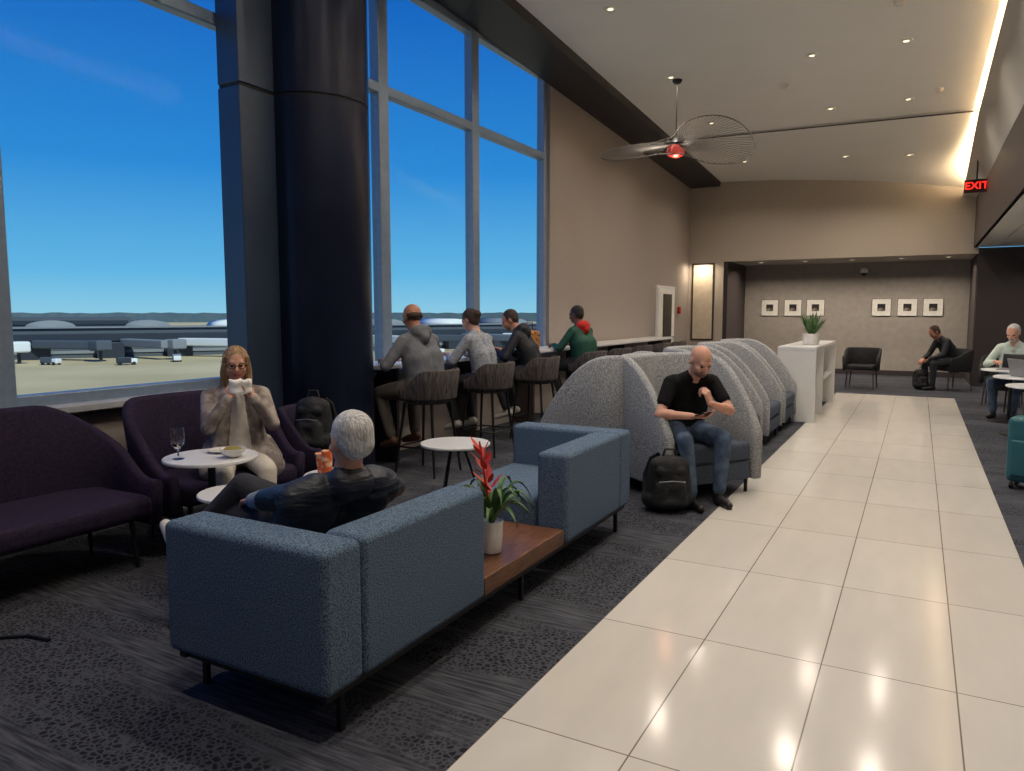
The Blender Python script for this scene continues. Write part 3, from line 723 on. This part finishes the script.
# ---------------------------------------------------------------- PEOPLE
def vest_ex(pr,d):
    N,U2,X,F,C,P=d['N'],d['U2'],d['X'],d['F'],d['C'],d['P']
    pr.cap(N+U2*.015-F*.02-X*.03,N+U2*.015-F*.02+X*.03,.076,.074,M['vest'])
    for q in(-1,1):
        pr.cap(N-U2*.10-F*.03+X*q*.12,C-F*.03+X*q*.13,.105,.12,M['vest'])
        pr.cap(N-U2*.05+X*q*.13-F*.01,N-U2*.09+X*q*.20-F*.01,.085,.085,M['vest'])
    pr.cap(C-F*.04-U2*.02,P-F*.02,.14,.13,M['vest'])
person('seated_man',(-2.45,2.48,0),70,.41,M['vest'],M['charcoal'],M['skin'],M['whitehair'],M['shoew'],lean=-60,lean2=-50,hlean=-10,hyaw=2,hpitch=-4,
   rh=(.30,.06,.60),lh=(-.18,.18,.63),rel=(1,-.9,.2),lel=(-1,-.2,.0),ra=(-.36,.56,.37),la=(-.16,.52,.10),rk=(.0,.1,1),lk=(-.2,.3,1),voxel=.008,extras=vest_ex,fore=M['sleeve'],fat=1.12,curl=.35,toe=(-.1,.75,.65))
bm_,_h=person('seated_man',(-1.70,6.05,0),-140,.44,M['tee'],M['jeans'],M['skin'],M['brownhair'],M['shoe'],lean=18,lean2=34,hlean=42,hyaw=6,hpitch=-30,
   rh=(.10,.42,.70),lh=(-.02,.475,.80),rel=(1,-.2,-.6),lel=(-1,.3,-1),ra=(.13,.50,.09),la=(-.12,.46,.09),voxel=.008,short=True,style='none',beard=M['beard'],fat=1.12,
   rn=(-.2,.2,1),rcurl=.45,lcurl=.95,lf=(.25,-.12,.95),ln=(.5,-.8,0),rf=(-.75,.45,0))
ph=box('smartphone',(.03,.49,.725),(.15,.075,.009),M['screen'],bm_,bev=.003,rot=(20,0,25))
def coat_ex(pr,d):
    P,X,N,U2,F,C=d['P'],d['X'],d['N'],d['U2'],d['F'],d['C']
    pr.cap(P+V((-.12,.05,.02)),P+V((-.19,.26,-.05)),.12,.08,M['tancoat']); pr.cap(P+V((.12,.05,.02)),P+V((.19,.26,-.05)),.12,.08,M['tancoat'])
    pr.cap(P+V((-.16,-.02,.03)),P+V((-.22,-.0,-.05)),.1,.08,M['tancoat'])
    for q in(-1,1):
        pr.cap(N+X*q*.06-F*.03,N+X*q*.075+F*.06-U2*.04,.05,.045,M['tancoat']); pr.cap(N+X*q*.075+F*.06-U2*.04,C+X*q*.10+F*.09,.045,.06,M['tancoat']); pr.cap(C+X*q*.10+F*.09,P+X*q*.14+F*.12,.06,.07,M['tancoat'])
    pr.cap(N-U2*.06+F*.06,P+F*.11+U2*.08,.05,.08,M['blouse'])
wm,hh=person('seated_woman',(-4.07,3.50,0),-124,.43,M['tancoat'],M['cream'],M['skin'],M['blond'],M['shoew'],lean=4,lean2=8,hlean=14,hyaw=-4,hpitch=-6,
   rh=(.07,.27,.955),lh=(-.07,.27,.955),rel=(.6,.0,-1),lel=(-.6,.0,-1),ra=(.1,.5,.09),la=(-.1,.5,.09),style='long',voxel=.008,s=.93,extras=coat_ex,
   rf=(-.45,-.25,.8),lf=(.45,-.25,.8),rn=(-.5,-.6,-.2),ln=(.5,-.6,-.2),curl=.55)
g=[]
for q in(-1,1):
    g.append([hh(q*.034+.024*math.cos(a),.104,.004+.019*math.sin(a)) for a in [i*math.pi/8 for i in range(17)]])
g.append([hh(-.012,.105,.006),hh(.012,.105,.006)]); g.append([hh(.058,.1,.006),hh(.085,.0,.004)]); g.append([hh(-.058,.1,.006),hh(-.085,.0,.004)])
tube('glasses',g,.0028,M['black'],wm)
vs=[];fs=[]
for i in range(7):
    for j in range(5):
        vs.append((-.07+.14*i/6,.285+.012*math.sin(i*1.9)+.01*math.cos(j*2),.98+.09*j/4+.008*math.sin(i*2.5)))
for i in range(6):
    for j in range(4): a=i*5+j; fs.append((a,a+1,a+6,a+5))
nk=mesh('napkin',vs,fs,M['paper'],wm); nk.modifiers.new('s','SOLIDIFY').thickness=.006
def hood_ex(m):
    def f(pr,d):
        N,U2,X,F=d['N'],d['U2'],d['X'],d['F']
        pr.cap(N-F*.07-X*.05+U2*.0,N-F*.07+X*.05+U2*.0,.065,.065,m); pr.cap(N-F*.09-U2*.06,N-F*.08,.06,.07,m)
    return f
foot=dict(ra=(.14,.30,.35),la=(-.14,.30,.35))
person('seated_man',(-4.0,5.64,0),76,.71,M['grayhood'],M['khaki'],M['skin2'],M['brownhair'],M['shoeb'],lean=10,lean2=20,hlean=22,hpitch=-12,rh=(.16,.42,1.05),lh=(-.22,.36,1.05),ra=(.14,.34,.33),la=(-.18,.30,.33),style='fringe',voxel=.010,extras=hood_ex(M['grayhood']),fat=1.28)
person('seated_woman',(-4.0,6.73,0),84,.71,M['sweater'],M['blackjkt'],M['skin'],M['brownhair'],M['shoew'],lean=10,lean2=22,hlean=28,hpitch=-22,rh=(.14,.40,1.05),lh=(-.14,.40,1.05),style='bun',voxel=.010,s=.95,**foot)
person('seated_man',(-4.0,7.86,0),100,.71,M['blackjkt'],M['charcoal'],M['skin2'],M['brownhair'],M['shoew'],lean=18,lean2=30,hlean=38,hpitch=-24,hyaw=15,rh=(.12,.46,1.05),lh=(-.16,.44,1.05),style='crop',voxel=.012,extras=hood_ex(M['blackjkt']),**foot)
person('seated_man',(-4.0,9.40,0),75,.71,M['greenjkt'],M['charcoal'],M['skind'],M['darkhair'],M['shoe'],lean=8,lean2=16,hlean=20,hpitch=-12,hyaw=10,rh=(.16,.40,1.05),lh=(-.2,.40,1.05),style='short',voxel=.012,extras=hood_ex(M['redhood']),fat=1.28,**foot)
person('seated_man',(.60,16.70,0),118,.46,M['blackjkt'],M['charcoal'],M['skin2'],M['brownhair'],M['shoe'],lean=22,lean2=36,hlean=46,hpitch=-35,rh=(.1,.5,.6),lh=(-.1,.5,.6),style='crop',voxel=.014)
person('seated_man',(1.26,12.85,0),158,.46,M['mint'],M['jeans'],M['skin'],M['whitehair'],M['shoe'],lean=8,lean2=18,hlean=26,hpitch=-22,rh=(.15,.38,.80),lh=(-.15,.38,.80),style='short',voxel=.012,fat=1.15,beard=M['whitehair'])

# ---------------------------------------------------------------- camera
cam=bpy.data.cameras.new('camera'); cam.lens=26.02; cam.sensor_width=36; cam.clip_end=5000
co_=bpy.data.objects.new('camera',cam); co_.location=(0,0,1.5); co_.rotation_euler=((90-5.63)*D2R,0,28.7*D2R); link(co_); scene.camera=co_
